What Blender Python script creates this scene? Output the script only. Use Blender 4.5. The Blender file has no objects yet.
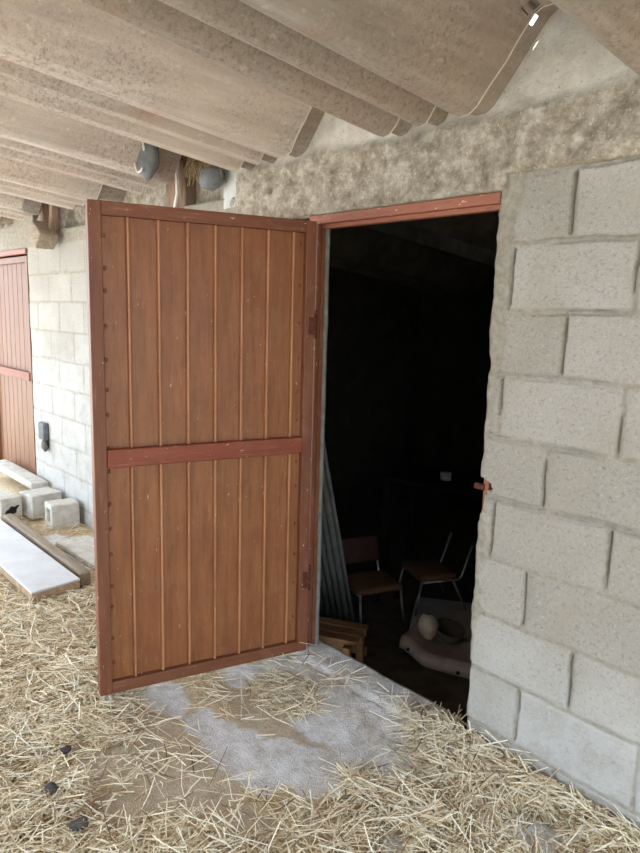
import bpy, bmesh, math, random
import numpy as np
from mathutils import Vector, Matrix

random.seed(7)
rng = np.random.default_rng(11)
scene = bpy.context.scene
COL = scene.collection

# ------------------------------------------------------------------ camera
F, YAW, PIT, ROL = 687.62, -0.83727, -0.16312, 0.02695
CAM = np.array([0.7, -1.86254, 1.57406])
_fw = np.array([math.sin(YAW) * math.cos(PIT), math.cos(YAW) * math.cos(PIT), math.sin(PIT)])
_r = np.cross(_fw, [0, 0, 1.0]); _r /= np.linalg.norm(_r)
_u = np.cross(_r, _fw)
_c, _s = math.cos(ROL), math.sin(ROL)
RIGHT = _r * _c + _u * _s
UP = _u * _c - _r * _s


def ray(x, y):
    d = _fw * F + RIGHT * (x - 320) - UP * (y - 426.5)
    return d / np.linalg.norm(d)


def at(x, y, axis, val):
    """point of the place seen at a pixel of the photograph on the plane axis=val (used to measure)"""
    d = ray(x, y)
    return Vector(CAM + d * (val - CAM[axis]) / d[axis])


def at_y(x, y, v=0.0): return at(x, y, 1, v)
def at_z(x, y, v=0.1): return at(x, y, 2, v)


cam_d = bpy.data.cameras.new('camera')
cam = bpy.data.objects.new('camera', cam_d); COL.objects.link(cam)
cam_d.sensor_fit = 'HORIZONTAL'; cam_d.sensor_width = 36.0; cam_d.lens = F / 640 * 36.0
cam_d.clip_start = 0.02; cam_d.clip_end = 300
M = Matrix.Identity(4)
for i in range(3):
    M[i][0], M[i][1], M[i][2], M[i][3] = RIGHT[i], UP[i], -_fw[i], CAM[i]
cam.matrix_world = M
scene.camera = cam


# ------------------------------------------------------------------ noise
def _h(i, j, k, seed):
    n = (i.astype(np.int64) * 374761393 + j.astype(np.int64) * 668265263 + k.astype(np.int64) * 2147483647 % 998244353 + seed * 974634777) & 0xFFFFFFFF
    n = ((n ^ (n >> 13)) * 1274126177) & 0xFFFFFFFF
    n = ((n ^ (n >> 16)) * 2246822519) & 0xFFFFFFFF
    return ((n ^ (n >> 15)) & 0xFFFF) / 65535.0


def vn(x, y, seed=0):
    x = np.asarray(x, float); y = np.asarray(y, float)
    xi, yi = np.floor(x), np.floor(y)
    a, b = x - xi, y - yi
    a = a * a * (3 - 2 * a); b = b * b * (3 - 2 * b)
    z = np.zeros_like(xi)
    return ((_h(xi, yi, z, seed) * (1 - a) + _h(xi + 1, yi, z, seed) * a) * (1 - b)
            + (_h(xi, yi + 1, z, seed) * (1 - a) + _h(xi + 1, yi + 1, z, seed) * a) * b) * 2 - 1


def fbm(x, y, seed=0, octv=4):
    t, a, s = 0, 1.0, 0
    for o in range(octv):
        t = t + a * vn(np.asarray(x) * 2 ** o, np.asarray(y) * 2 ** o, seed + o * 17); s += a; a *= 0.5
    return t / s


def sstep(a, b, x):
    t = np.clip((np.asarray(x, float) - a) / (b - a), 0, 1)
    return t * t * (3 - 2 * t)


# ------------------------------------------------------------------ object helpers
def tag(o, label=None, cat=None, group=None, kind=None):
    if label: o['label'] = label
    if cat: o['category'] = cat
    if group: o['group'] = group
    if kind: o['kind'] = kind
    return o


def thing(name, label, cat, loc=(0, 0, 0), rotz=0.0, group=None, kind=None):
    o = bpy.data.objects.new(name, None); COL.objects.link(o)
    o.empty_display_size = 0.1
    o.location = loc; o.rotation_euler = (0, 0, rotz)
    return tag(o, label, cat, group, kind)


def link_mesh(name, me, mat, parent=None, smooth=False):
    o = bpy.data.objects.new(name, me); COL.objects.link(o)
    if mat: me.materials.append(mat)
    if smooth:
        for p in me.polygons: p.use_smooth = True
    if parent: o.parent = parent
    return o


def obj(name, bm, mat, parent=None, smooth=False):
    bmesh.ops.recalc_face_normals(bm, faces=bm.faces)
    me = bpy.data.meshes.new(name); bm.to_mesh(me); bm.free()
    return link_mesh(name, me, mat, parent, smooth)


def mesh_np(name, verts, faces, mat, parent=None, smooth=True, attrs=None):
    me = bpy.data.meshes.new(name)
    me.from_pydata([tuple(v) for v in np.asarray(verts).tolist()], [], [tuple(f) for f in np.asarray(faces).tolist()] if not isinstance(faces, list) else faces)
    for nm, arr in (attrs or {}).items():
        a = me.attributes.new(nm, 'FLOAT_COLOR', 'POINT')
        full = np.ones((len(verts), 4), np.float32); full[:, :arr.shape[1]] = arr
        a.data.foreach_set('color', full.ravel())
    me.update()
    return link_mesh(name, me, mat, parent, smooth)


def box(bm, c, size, rot=None, bevel=0.0, seg=2):
    r = bmesh.ops.create_cube(bm, size=1.0)
    vs = r['verts']
    m = Matrix.Translation(Vector(c)) @ (rot.to_4x4() if rot else Matrix.Identity(4)) @ Matrix.Diagonal((*size, 1))
    bmesh.ops.transform(bm, matrix=m, verts=vs)
    if bevel:
        es = list({e for v in vs for e in v.link_edges})
        bmesh.ops.bevel(bm, geom=es, offset=bevel, segments=seg, profile=0.5, affect='EDGES')
    return bm


def tube(bm, pts, r, n=8, cap=True, radii=None):
    pts = [Vector(p) for p in pts]
    rings = []
    t0 = (pts[1] - pts[0]).normalized()
    nrm = t0.orthogonal().normalized()
    for i, p in enumerate(pts):
        t = (pts[min(i + 1, len(pts) - 1)] - pts[max(i - 1, 0)]).normalized()
        nrm = (nrm - t * nrm.dot(t)).normalized()
        b = t.cross(nrm)
        rr = radii[i] if radii else r
        rings.append([bm.verts.new(p + (nrm * math.cos(2 * math.pi * k / n) + b * math.sin(2 * math.pi * k / n)) * rr) for k in range(n)])
    for a, b in zip(rings, rings[1:]):
        for k in range(n):
            bm.faces.new((a[k], a[(k + 1) % n], b[(k + 1) % n], b[k]))
    if cap:
        bm.faces.new(rings[0][::-1]); bm.faces.new(rings[-1])
    return bm


def bend(pts, rad=0.03, seg=4):
    """round the corners of a polyline"""
    pts = [Vector(p) for p in pts]
    out = [pts[0]]
    for i in range(1, len(pts) - 1):
        a, b, c = pts[i - 1], pts[i], pts[i + 1]
        d1, d2 = (a - b), (c - b)
        r = min(rad, d1.length * .45, d2.length * .45)
        p1, p2 = b + d1.normalized() * r, b + d2.normalized() * r
        for k in range(seg + 1):
            t = k / seg
            out.append(p1.lerp(b, t).lerp(b.lerp(p2, t), t))
    out.append(pts[-1])
    return out


# ------------------------------------------------------------------ materials
class NT:
    def __init__(self, name):
        self.m = bpy.data.materials.new(name); self.m.use_nodes = True
        self.t = self.m.node_tree
        self.b = self.t.nodes['Principled BSDF']
        self.co = self.n('ShaderNodeTexCoord').outputs['Object']

    def n(self, typ, **kw):
        nd = self.t.nodes.new(typ)
        for k, v in kw.items(): setattr(nd, k, v)
        return nd

    def l(self, a, b): self.t.links.new(a, b)

    def noise(self, scale, detail=4, rough=.55, vec=None, dist=0.0):
        nd = self.n('ShaderNodeTexNoise')
        nd.inputs['Scale'].default_value = scale; nd.inputs['Detail'].default_value = detail
        nd.inputs['Roughness'].default_value = rough; nd.inputs['Distortion'].default_value = dist
        self.l(vec or self.co, nd.inputs['Vector'])
        return nd.outputs['Fac']

    def scaled(self, sc):
        mp = self.n('ShaderNodeMapping'); mp.inputs['Scale'].default_value = sc
        self.l(self.co, mp.inputs['Vector']); return mp.outputs['Vector']

    def ramp(self, fac, stops):
        nd = self.n('ShaderNodeValToRGB')
        el = nd.color_ramp.elements
        while len(el) < len(stops): el.new(0.5)
        for e, (p, c) in zip(el, stops):
            e.position = p; e.color = (*c, 1) if len(c) == 3 else c
        self.l(fac, nd.inputs['Fac'])
        return nd.outputs['Color']

    def val(self, fac, lo, hi):
        nd = self.n('ShaderNodeMapRange'); nd.inputs['From Min'].default_value = lo; nd.inputs['From Max'].default_value = hi
        self.l(fac, nd.inputs['Value']); return nd.outputs['Result']

    def mix(self, fac, a, b, mode='MIX'):
        nd = self.n('ShaderNodeMix', data_type='RGBA', blend_type=mode)
        for sock, v in ((nd.inputs[0], fac), (nd.inputs[6], a), (nd.inputs[7], b)):
            if isinstance(v, (int, float)): sock.default_value = v
            elif isinstance(v, tuple): sock.default_value = (*v, 1)
            else: self.l(v, sock)
        return nd.outputs[2]

    def math(self, op, a, b):
        nd = self.n('ShaderNodeMath', operation=op)
        for s, v in zip(nd.inputs, (a, b)):
            if isinstance(v, (int, float)): s.default_value = v
            else: self.l(v, s)
        return nd.outputs[0]

    def attr(self, name):
        nd = self.n('ShaderNodeAttribute', attribute_name=name)
        sp = self.n('ShaderNodeSeparateColor'); self.l(nd.outputs['Color'], sp.inputs[0])
        return nd.outputs['Color'], sp.outputs

    def bump(self, h, strength=.4, dist=.004):
        nd = self.n('ShaderNodeBump'); nd.inputs['Strength'].default_value = strength; nd.inputs['Distance'].default_value = dist
        self.l(h, nd.inputs['Height']); self.l(nd.outputs['Normal'], self.b.inputs['Normal'])

    def done(self, col, rough=.85, metal=0.0, spec=.3):
        s = self.b.inputs['Base Color']
        if isinstance(col, tuple): s.default_value = (*col, 1)
        else: self.l(col, s)
        r = self.b.inputs['Roughness']
        if isinstance(rough, (int, float)): r.default_value = rough
        else: self.l(rough, r)
        self.b.inputs['Metallic'].default_value = metal
        self.b.inputs['Specular IOR Level'].default_value = spec
        return self.m


def srgb(r, g, b):
    f = lambda c: (c / 255 / 12.92) if c / 255 <= .04045 else ((c / 255 + .055) / 1.055) ** 2.4
    return (f(r), f(g), f(b))


def mat_blockwall():
    t = NT('concrete_block_wall')
    _, m = t.attr('mask')        # R block(1)/joint(0), G block tone, B limewash
    tone = t.ramp(m[1], [(0, srgb(152, 146, 135)), (.5, srgb(171, 165, 155)), (1, srgb(190, 186, 178))])
    sp = t.noise(85, 5, .8)
    blk = t.mix(t.val(sp, .52, .72), tone, t.mix(.75, tone, srgb(104, 97, 86)))
    blk = t.mix(t.math('MULTIPLY', t.val(t.noise(110, 4, .75), .58, .72), .5), blk, srgb(222, 218, 208))
    blk = t.mix(t.math('MULTIPLY', t.val(t.noise(6, 5), .5, .75), .45), blk, srgb(160, 148, 128))
    mor = t.ramp(t.noise(35, 6, .7), [(.3, srgb(136, 128, 114)), (.7, srgb(174, 167, 153))])
    c = t.mix(m[0], mor, blk)
    lw = t.math('MULTIPLY', m[2], t.val(t.noise(9, 6, .7), .25, .55))
    c = t.mix(lw, c, srgb(200, 200, 199))
    t.bump(t.math('ADD', t.math('MULTIPLY', t.noise(120, 4, .8), .9), t.noise(45, 5, .7)), .8, .006)
    return t.done(c, .95, spec=.15)


def mat_render():
    t = NT('rough_cement_render')
    _, m = t.attr('mask')        # R pale smooth fill, G coarse
    a = t.ramp(t.noise(22, 7, .72), [(.32, srgb(118, 107, 92)), (.5, srgb(156, 145, 129)), (.68, srgb(194, 185, 170))])
    b = t.ramp(t.noise(14, 6, .7), [(.3, srgb(190, 184, 172)), (.7, srgb(222, 218, 208))])
    c = t.mix(m[0], a, b)
    c = t.mix(t.val(t.noise(120, 3, .7), .6, .75), c, srgb(215, 208, 192))
    c = t.mix(t.math('MULTIPLY', t.val(t.noise(70, 4, .8), .58, .7), .6), c, srgb(108, 98, 82))
    t.bump(t.math('ADD', t.math('MULTIPLY', t.noise(110, 5, .8), .8), t.noise(30, 5, .7)), .7, .006)
    return t.done(c, .95, spec=.12)


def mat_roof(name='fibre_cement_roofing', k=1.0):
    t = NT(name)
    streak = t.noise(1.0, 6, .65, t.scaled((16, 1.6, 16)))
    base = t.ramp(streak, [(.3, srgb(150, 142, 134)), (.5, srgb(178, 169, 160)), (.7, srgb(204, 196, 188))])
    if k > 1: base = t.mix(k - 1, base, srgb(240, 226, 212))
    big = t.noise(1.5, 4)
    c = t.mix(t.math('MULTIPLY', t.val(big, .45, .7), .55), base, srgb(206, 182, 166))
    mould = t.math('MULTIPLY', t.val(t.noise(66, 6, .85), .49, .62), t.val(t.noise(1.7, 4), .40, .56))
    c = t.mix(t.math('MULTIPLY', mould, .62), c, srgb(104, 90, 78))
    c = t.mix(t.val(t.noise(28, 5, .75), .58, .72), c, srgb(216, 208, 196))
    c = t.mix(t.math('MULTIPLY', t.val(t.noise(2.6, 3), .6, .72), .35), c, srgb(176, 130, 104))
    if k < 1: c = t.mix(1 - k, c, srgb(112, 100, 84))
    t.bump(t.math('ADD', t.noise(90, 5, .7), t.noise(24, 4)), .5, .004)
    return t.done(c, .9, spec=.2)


def mat_painted(name, a, b, horiz=False, chips=True, rough=.5, wear=.5):
    t = NT(name)
    sw = (lambda v: (v[2], v[1], v[0])) if horiz else (lambda v: v)
    scale = sw((30, 30, 3))
    st = t.noise(1.0, 6, .65, t.scaled(scale))
    c = t.ramp(st, [(.3, a), (.7, b)])
    c = t.mix(t.math('MULTIPLY', t.val(t.noise(5, 5, .7), .5, .72), wear), c, srgb(112, 62, 44))
    if chips:
        ch = t.noise(1.0, 4, .8, t.scaled(sw((70, 70, 22))))
        c = t.mix(t.val(ch, .66, .685), c, srgb(214, 190, 170))
        dk = t.noise(1.0, 5, .8, t.scaled(sw((60, 60, 12))))
        c = t.mix(t.math('MULTIPLY', t.val(dk, .62, .68), .7), c, srgb(78, 42, 30))
        w2 = t.noise(1.0, 6, .75, t.scaled(sw((46, 46, 5))))
        c = t.mix(t.math('MULTIPLY', t.val(w2, .53, .66), .34), c, srgb(88, 48, 32))
        w3 = t.noise(1.0, 6, .75, t.scaled(sw((90, 90, 7))))
        c = t.mix(t.math('MULTIPLY', t.val(w3, .56, .68), .28), c, srgb(186, 140, 110))
    dz = t.noise(9, 5, .7)
    c = t.mix(t.math('MULTIPLY', t.val(dz, .5, .8), .16), c, srgb(176, 142, 116))
    t.bump(t.noise(60, 4, .6), .12, .002)
    return t.done(c, rough, spec=.35)


def mat_simple(name, a, b, scale=20, rough=.85, metal=0.0, bump=.3, bdist=.003, spec=.3, stretch=None):
    t = NT(name)
    v = t.scaled(stretch) if stretch else None
    n = t.noise(scale if not stretch else 1.0, 6, .65, v)
    c = t.ramp(n, [(.3, a), (.7, b)])
    t.bump(t.noise(scale * 3, 5, .7), bump, bdist)
    return t.done(c, rough, metal, spec)


def mat_ground():
    t = NT('barn_floor')
    _, m = t.attr('mask')        # R bare cement, G chaff
    dirt = t.ramp(t.noise(30, 7, .75), [(.3, srgb(138, 122, 102)), (.5, srgb(172, 155, 130)), (.72, srgb(208, 192, 164))])
    cem = t.ramp(t.noise(16, 7, .7), [(.3, srgb(186, 181, 174)), (.5, srgb(218, 217, 217)), (.7, srgb(238, 239, 242))])
    cem = t.mix(t.val(t.noise(150, 3, .7), .6, .72), cem, srgb(140, 132, 122))
    ch = t.ramp(t.noise(1.0, 5, .8, t.scaled((60, 200, 60))), [(.35, srgb(166, 146, 116)), (.5, srgb(208, 188, 154)), (.65, srgb(238, 222, 192))])
    c = t.mix(m[0], dirt, cem)
    c = t.mix(t.math('MULTIPLY', m[1], t.val(t.noise(40, 5, .7), .3, .5)), c, ch)
    t.bump(t.math('ADD', t.noise(60, 6, .75), t.noise(160, 3)), .6, .006)
    return t.done(c, .95, spec=.15)


def mat_straw():
    t = NT('dry_straw')
    col, m = t.attr('tint')
    t.l(t.mix(.12, col, srgb(240, 225, 190)), t.b.inputs['Base Color'])
    t.b.inputs['Roughness'].default_value = .55
    t.b.inputs['Specular IOR Level'].default_value = .35
    return t.m


def mat_slab():
    t = NT('worn_threshold_cement')
    c = t.ramp(t.noise(12, 7, .72), [(.28, srgb(160, 152, 142)), (.5, srgb(212, 210, 208)), (.7, srgb(238, 238, 240))])
    c = t.mix(t.val(t.noise(140, 3, .7), .6, .72), c, srgb(128, 118, 106))
    c = t.mix(t.math('MULTIPLY', t.val(t.noise(5, 5, .7), .5, .7), .6), c, srgb(158, 138, 112))
    t.bump(t.math('ADD', t.noise(50, 6, .75), t.noise(150, 3)), .6, .006)
    return t.done(c, .95, spec=.15)


M_wall = mat_blockwall(); M_rend = mat_render(); M_roof = mat_roof('pale_roofing', 1.22); M_roof3 = mat_roof('browner_roofing', .55); M_roof2 = mat_roof('shade_toned_roofing', .5); M_ground = mat_ground(); M_straw = mat_straw(); M_slab = mat_slab()
M_panel = mat_painted('ochre_painted_sheet', srgb(124, 75, 42), srgb(150, 96, 58), wear=.4, rough=.42)
M_stile = mat_painted('brown_red_painted_steel', srgb(104, 60, 39), srgb(128, 78, 53), wear=.4)
M_rib = mat_painted('worn_highlight_rib_paint', srgb(158, 106, 70), srgb(184, 132, 96), wear=.25, rough=.42)
M_rail = mat_painted('oxide_red_painted_bar', srgb(118, 54, 33), srgb(138, 70, 45), horiz=True, wear=.3)
M_stile_h = mat_painted('brown_red_painted_rail', srgb(104, 60, 39), srgb(128, 78, 53), horiz=True, wear=.4)
M_frame = mat_painted('red_oxide_frame_paint', srgb(136, 78, 54), srgb(162, 98, 72), horiz=True, wear=.3)
M_door2 = mat_painted('faded_red_door_paint', srgb(114, 76, 54), srgb(130, 90, 66), wear=.2, chips=False)
M_rust = mat_simple('rusty_iron', srgb(70, 42, 32), srgb(116, 66, 46), 60, .8, .3)
M_block = mat_simple('pale_concrete', srgb(178, 172, 162), srgb(212, 208, 200), 18, .95, 0, .6, .006, .15)
M_white = mat_simple('white_worn_board', srgb(196, 197, 200), srgb(216, 217, 220), 8, .6, 0, .15, .002)
M_boardside = mat_simple('bare_board_edge', srgb(150, 124, 98), srgb(190, 166, 140), 30, .9)
M_grywood = mat_simple('weathered_grey_wood', srgb(128, 114, 98), srgb(172, 158, 140), 20, .9, 0, .5, .004, .2, (4, 60, 60))
M_wood = mat_simple('old_brown_wood', srgb(116, 82, 54), srgb(168, 126, 86), 20, .8, 0, .4, .003, .3, (8, 60, 60))
M_brownpost = mat_simple('brown_earthy_post', srgb(120, 98, 82), srgb(158, 134, 116), 20, .95, 0, .5, .004, .15, (40, 40, 6))
M_greyplast = mat_simple('dark_grey_plastic', srgb(84, 86, 88), srgb(118, 120, 120), 18, .6, 0, .3)
M_greycem = mat_simple('smooth_grey_plaster', srgb(176, 178, 174), srgb(206, 206, 202), 10, .95, 0, .4, .004, .15)
M_lip = mat_simple('squeezed_mortar', srgb(108, 104, 96), srgb(140, 136, 128), 20, .95, 0, .5, .004, .1)
M_rope = mat_simple('white_rope', srgb(214, 206, 196), srgb(236, 230, 222), 80, .9)
M_redrag = mat_simple('red_twine', srgb(122, 78, 62), srgb(160, 108, 90), 60, .9)
M_nest = mat_simple('dry_nest_straw', srgb(124, 104, 76), srgb(170, 150, 116), 60, .9)
M_dark = mat_simple('dark_plaster', srgb(52, 48, 44), srgb(74, 68, 62), 6, .98, 0, .3, .004, .05)
M_edge = mat_simple('broken_sheet_edge', srgb(196, 188, 174), srgb(224, 216, 202), 60, .95)
M_dimroof = mat_simple('dimmed_roof_underside', srgb(84, 78, 68), srgb(116, 108, 96), 8, .98, 0, .3, .004, .05)  # same sheets continued inside, darkened to put the store's shade into the colour
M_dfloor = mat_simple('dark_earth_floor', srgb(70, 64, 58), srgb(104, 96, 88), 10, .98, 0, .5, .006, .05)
M_chrome = mat_simple('dull_chrome_tube', srgb(150, 152, 156), srgb(190, 192, 196), 40, .35, .9, .1)
M_seat = mat_simple('brown_seat_cover', srgb(96, 68, 48), srgb(124, 92, 66), 20, .7)
M_back = mat_simple('dark_red_back_cover', srgb(60, 36, 30), srgb(80, 50, 42), 20, .7)
M_ply = mat_simple('pinkish_plywood', srgb(158, 122, 104), srgb(188, 152, 132), 20, .6, 0, .2, .002, .4, (6, 50, 50))
M_ply2 = mat_simple('worn_plywood_face', srgb(150, 128, 118), srgb(176, 158, 150), 12, .6)
M_pale = mat_simple('pale_grey_board', srgb(190, 194, 200), srgb(214, 218, 224), 8, .8)
M_stone = mat_simple('beige_stone', srgb(170, 152, 128), srgb(204, 188, 164), 30, .95, 0, .6, .006)
M_bowl = mat_simple('dark_bowl', srgb(60, 54, 48), srgb(84, 76, 68), 20, .7)
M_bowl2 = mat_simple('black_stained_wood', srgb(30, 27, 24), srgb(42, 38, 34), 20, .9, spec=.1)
M_corr = mat_simple('grey_corrugated_sheet', srgb(88, 86, 80), srgb(116, 114, 106), 12, .8)
M_dstone = mat_simple('dark_stone', srgb(62, 58, 56), srgb(98, 92, 90), 40, .9, 0, .6, .006)
M_dirt = mat_simple('high_bounce_earth', srgb(190, 184, 174), srgb(214, 209, 200), .8, .95)
M_earth = mat_simple('low_bounce_earth', srgb(112, 106, 92), srgb(140, 132, 114), .8, .95)
M_black = mat_simple('black_rubber', srgb(24, 24, 24), srgb(40, 38, 36), 30, .8)

# ------------------------------------------------------------------ roof profile (metres across X; one module = P)
P = 0.87
DZ = -0.1095 / 0.99399     # fall of the sheets per metre of Y (towards the wall)
base_prof = [(-1.000, 2.166), (-0.978, 2.160), (-0.955, 2.168), (-0.908, 2.224), (-0.893, 2.232), (-0.876, 2.222), (-0.848, 2.176), (-0.826, 2.168), (-0.806, 2.176),
             (-0.762, 2.236), (-0.746, 2.245), (-0.730, 2.232), (-0.700, 2.182), (-0.676, 2.171), (-0.640, 2.174), (-0.612, 2.190),
             (-0.440, 2.392), (-0.415, 2.405), (-0.385, 2.405), (-0.362, 2.392), (-0.158, 2.188)]


def _fillet(pr):
    out = []
    for i, (x, z) in enumerate(pr[:-1]):
        x2, z2 = pr[i + 1]
        out.append((x, z))
        n = 4 if abs(x2 - x) > .1 else 2
        for k in range(1, n): out.append((x + (x2 - x) * k / n, z + (z2 - z) * k / n))
    return out


one = _fillet(base_prof)


def profile(x0, x1):
    pts = []
    for k in range(-14, 8):
        pts += [(x + k * P, z) for x, z in one]
    pts = [q for q in pts if x0 <= q[0] <= x1]
    a = np.array(pts)
    return a


_full = profile(-12, 5)


def roof_z(x, y): return np.interp(x, _full[:, 0], _full[:, 1]) + (np.asarray(y) + .09) * DZ


hole = at(533, 20, 1, -0.12)


EDGE_F = set()


def pocket(x):
    x = np.asarray(x)
    f = lambda a, b: sstep(a - .02, a + .02, x) * sstep(b + .02, b - .02, x)
    return np.maximum(f(-2.95, -2.03), f(-4.48, -3.77))


def sheets(verts, faces, x0, x1, ys, lift, skip_hole, upper=False):
    pr = profile(x0, x1)
    xs = pr[:, 0]
    hw, sh_ = (.011, -.039) if upper else (.011, 0.)
    oy, hl = (.059, .016) if upper else (0., .024)
    if skip_hole:
        xs = np.unique(np.concatenate([xs, [hole.x + sh_ - hw, hole.x + sh_ + hw]]))
    n0 = len(verts)
    th = .009
    for layer in (0, th):
        for y in ys:
            for x in xs:
                z = float(roof_z(x, y)); yy = y
                if upper:
                    pk = float(pocket(x)) * float(sstep(-.29, -.2, y)); z = z * (1 - pk) + max(z, 2.44) * pk
                elif y > -.1:
                    yy = y - (.20 * float(sstep(-2.0, -2.06, x) * sstep(-2.47, -2.36, x)) + .12 * float(sstep(-3.74, -3.8, x) * sstep(-4.25, -4.1, x))) + .006 * float(vn(np.array([x * 30]), np.array([y]), 3)[0])
                    z = float(roof_z(x, yy))
                verts.append((x, yy, z + lift + layer))
    nx, ny = len(xs), len(ys)
    L = nx * ny
    idx = lambda l, j, i: n0 + l * L + j * nx + i
    cut = set()
    for j in range(ny - 1):
        for i in range(nx - 1):
            xc, yc = (xs[i] + xs[i + 1]) / 2, (ys[j] + ys[j + 1]) / 2
            if skip_hole and abs(xc - hole.x - sh_) < hw and hole.y + oy - hl < yc < hole.y + oy + hl:
                cut.add((j, i)); continue
            if not upper and j == ny - 2: EDGE_F.update((len(faces), len(faces) + 1))
            faces.append((idx(0, j, i), idx(0, j + 1, i), idx(0, j + 1, i + 1), idx(0, j, i + 1)))
            faces.append((idx(1, j, i), idx(1, j, i + 1), idx(1, j + 1, i + 1), idx(1, j + 1, i)))
    for j in (0, ny - 1):
        for i in range(nx - 1):
            faces.append((idx(0, j, i), idx(0, j, i + 1), idx(1, j, i + 1), idx(1, j, i)))


V, Fc = [], []
hy = [hole.y - .024, hole.y - .016, hole.y + .016, hole.y + .024]
sheets(V, Fc, -5.6, 2.6, sorted([-4.6, -3.6, -2.8, -2.0, -1.2, -.6, -.32] + [y for y in hy if y < -.1] + [-.094, -.088]), 0, True)
N1 = len(Fc)
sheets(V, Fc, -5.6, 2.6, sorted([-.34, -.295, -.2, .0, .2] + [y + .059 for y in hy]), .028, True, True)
VI, FI = [], []
sheets(VI, FI, -5.6, 2.6, [.2, 1.0, 2.0, 3.2, 4.4], .028, False, True)
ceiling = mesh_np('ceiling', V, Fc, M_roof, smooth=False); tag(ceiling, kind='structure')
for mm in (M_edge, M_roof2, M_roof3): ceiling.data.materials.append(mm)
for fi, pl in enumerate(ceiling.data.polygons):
    if fi >= N1: pl.material_index = 2  # upper sheets toned darker: shade of the lap put into their colour
    elif fi in EDGE_F: pl.material_index = 1
    elif pl.center.x > -1.0: pl.material_index = 3  # sheets towards the right use a browner roofing
ceil_in = mesh_np('ceiling_store', VI, FI, M_dimroof, smooth=False); tag(ceil_in, kind='structure')

# ------------------------------------------------------------------ walls
EDGE_X = -0.578         # right edge of the doorway
LINTEL = 1.957


def joints(pix):
    out = {}
    for k, pl in pix.items():
        xs = [at_y(*q).x for q in pl]
        xs.sort()
        full = list(xs)
        while full[0] > -12: full.insert(0, full[0] - .4)
        while full[-1] < 5: full.append(full[-1] + .4)
        out[k] = np.array(full)
    return out


JR = joints({0: [(600, 120)], 1: [(574, 205)], 2: [(510, 275), (638, 275)], 3: [(562, 340)], 4: [(500, 410), (622, 420)], 5: [(546, 475)],
             6: [(490, 530), (606, 560)], 7: [(525, 600)], 8: [(571, 680)], 9: [(515, 715), (637, 760)], 10: [(552, 785)], 11: [(515, 715)]})
JL = joints({0: [(48, 250)], 1: [(59.5, 255)], 2: [(48.8, 290), (71.3, 290)], 3: [(59.5, 318)], 4: [(51, 345), (74, 345)], 5: [(60, 375)], 6: [(52, 400)],
             7: [(62, 425)], 8: [(54, 445)], 9: [(64, 470)], 10: [(56, 490)], 11: [(64, 500)]})


def wallfield(x, z, J, left):
    wx = x + .006 * fbm(x * 9, z * 9, 3, 3)
    wz = z + .007 * fbm(x * 6 + 40, z * 6, 5, 3)
    k = np.clip(np.ceil((2.0 - wz) / .2).astype(int), 0, 11)
    lo = 2.0 - .2 * k
    dz = np.minimum(wz - lo, lo + .2 - wz)
    sgn = np.zeros_like(x); dx = np.zeros_like(x); tone = np.zeros_like(x); bid = np.zeros_like(x)
    for kk in range(0, 12):
        m = k == kk
        if not m.any(): continue
        j = np.searchsorted(J[kk], wx[m])
        j = np.clip(j, 1, len(J[kk]) - 1)
        dx[m] = np.minimum(wx[m] - J[kk][j - 1], J[kk][j] - wx[m])
        sgn[m] = np.where(wx[m] - J[kk][j - 1] < J[kk][j] - wx[m], 1, -1)
        hsh = _h(j.astype(float), np.full(j.shape, float(kk)), np.zeros(j.shape), 9 + int(left))
        tone[m] = hsh; bid[m] = j - (sgn[m] > 0)
    r = .009 + .008 * np.clip(fbm(x * 3, z * 3, 209, 2), -.5, 1)
    jw = .006 + .0025 * fbm(x * 20, z * 20, 8, 2)
    ax = np.maximum(r - (dx - jw), 0); az = np.maximum(r - (dz - jw), 0)
    d = r - np.sqrt(ax ** 2 + az ** 2)                 # inside distance, rounded corners
    blockm = sstep(-.003, .004, d)
    # depth of joints: beds nearly flush and lumpy, perpends open
    bed = .0025 + .003 * fbm(x * 30, z * 30, 12, 3)
    perp = np.where(dx < jw + .001, .003 + .007 * np.clip(fbm(x * 3, z * 8, 14, 2) + .0, 0, 1), 0)
    dep = np.where(dz < dx, bed, np.maximum(bed, perp))
    h = -(1 - blockm) * dep - .003 * (1 - sstep(0, .012, d)) * blockm
    h = h + blockm * (.0025 * fbm(x * 7, z * 7, 20, 3) + .0012 * fbm(x * 60, z * 60, 22, 2)) + (1 - blockm) * .0015 * fbm(x * 70, z * 70, 25, 2)
    h = h + (tone - .5) * .004 * blockm
    if not left:
        n1 = fbm(x * 8, z * 8, 201, 2); n2 = fbm(x * 7 + 9, z * 7, 203, 2)
        side = np.where(np.sin(bid * 5.3 + k * 2.1) > 0, 1, -1)
        cx = (sgn == side) * np.exp(-((dx - .0065 - .002 * n1) / .0034) ** 2) * sstep(-.35, .05, fbm(x * 2, z * 5, 205, 3)) * sstep(.008, .02, dz)
        cz = np.exp(-((dz - .007 - .003 * n2) / .0030) ** 2) * sstep(-.05, .3, fbm(x * 4, z * 3, 207, 3))
        h = h - .026 * cx - .012 * cz
    mask = np.stack([blockm, np.clip(tone * .35 + .32 + .3 * fbm(x * 4, z * 4, 30, 3), 0, 1), np.zeros_like(x)], -1)
    return h, mask, k


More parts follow.
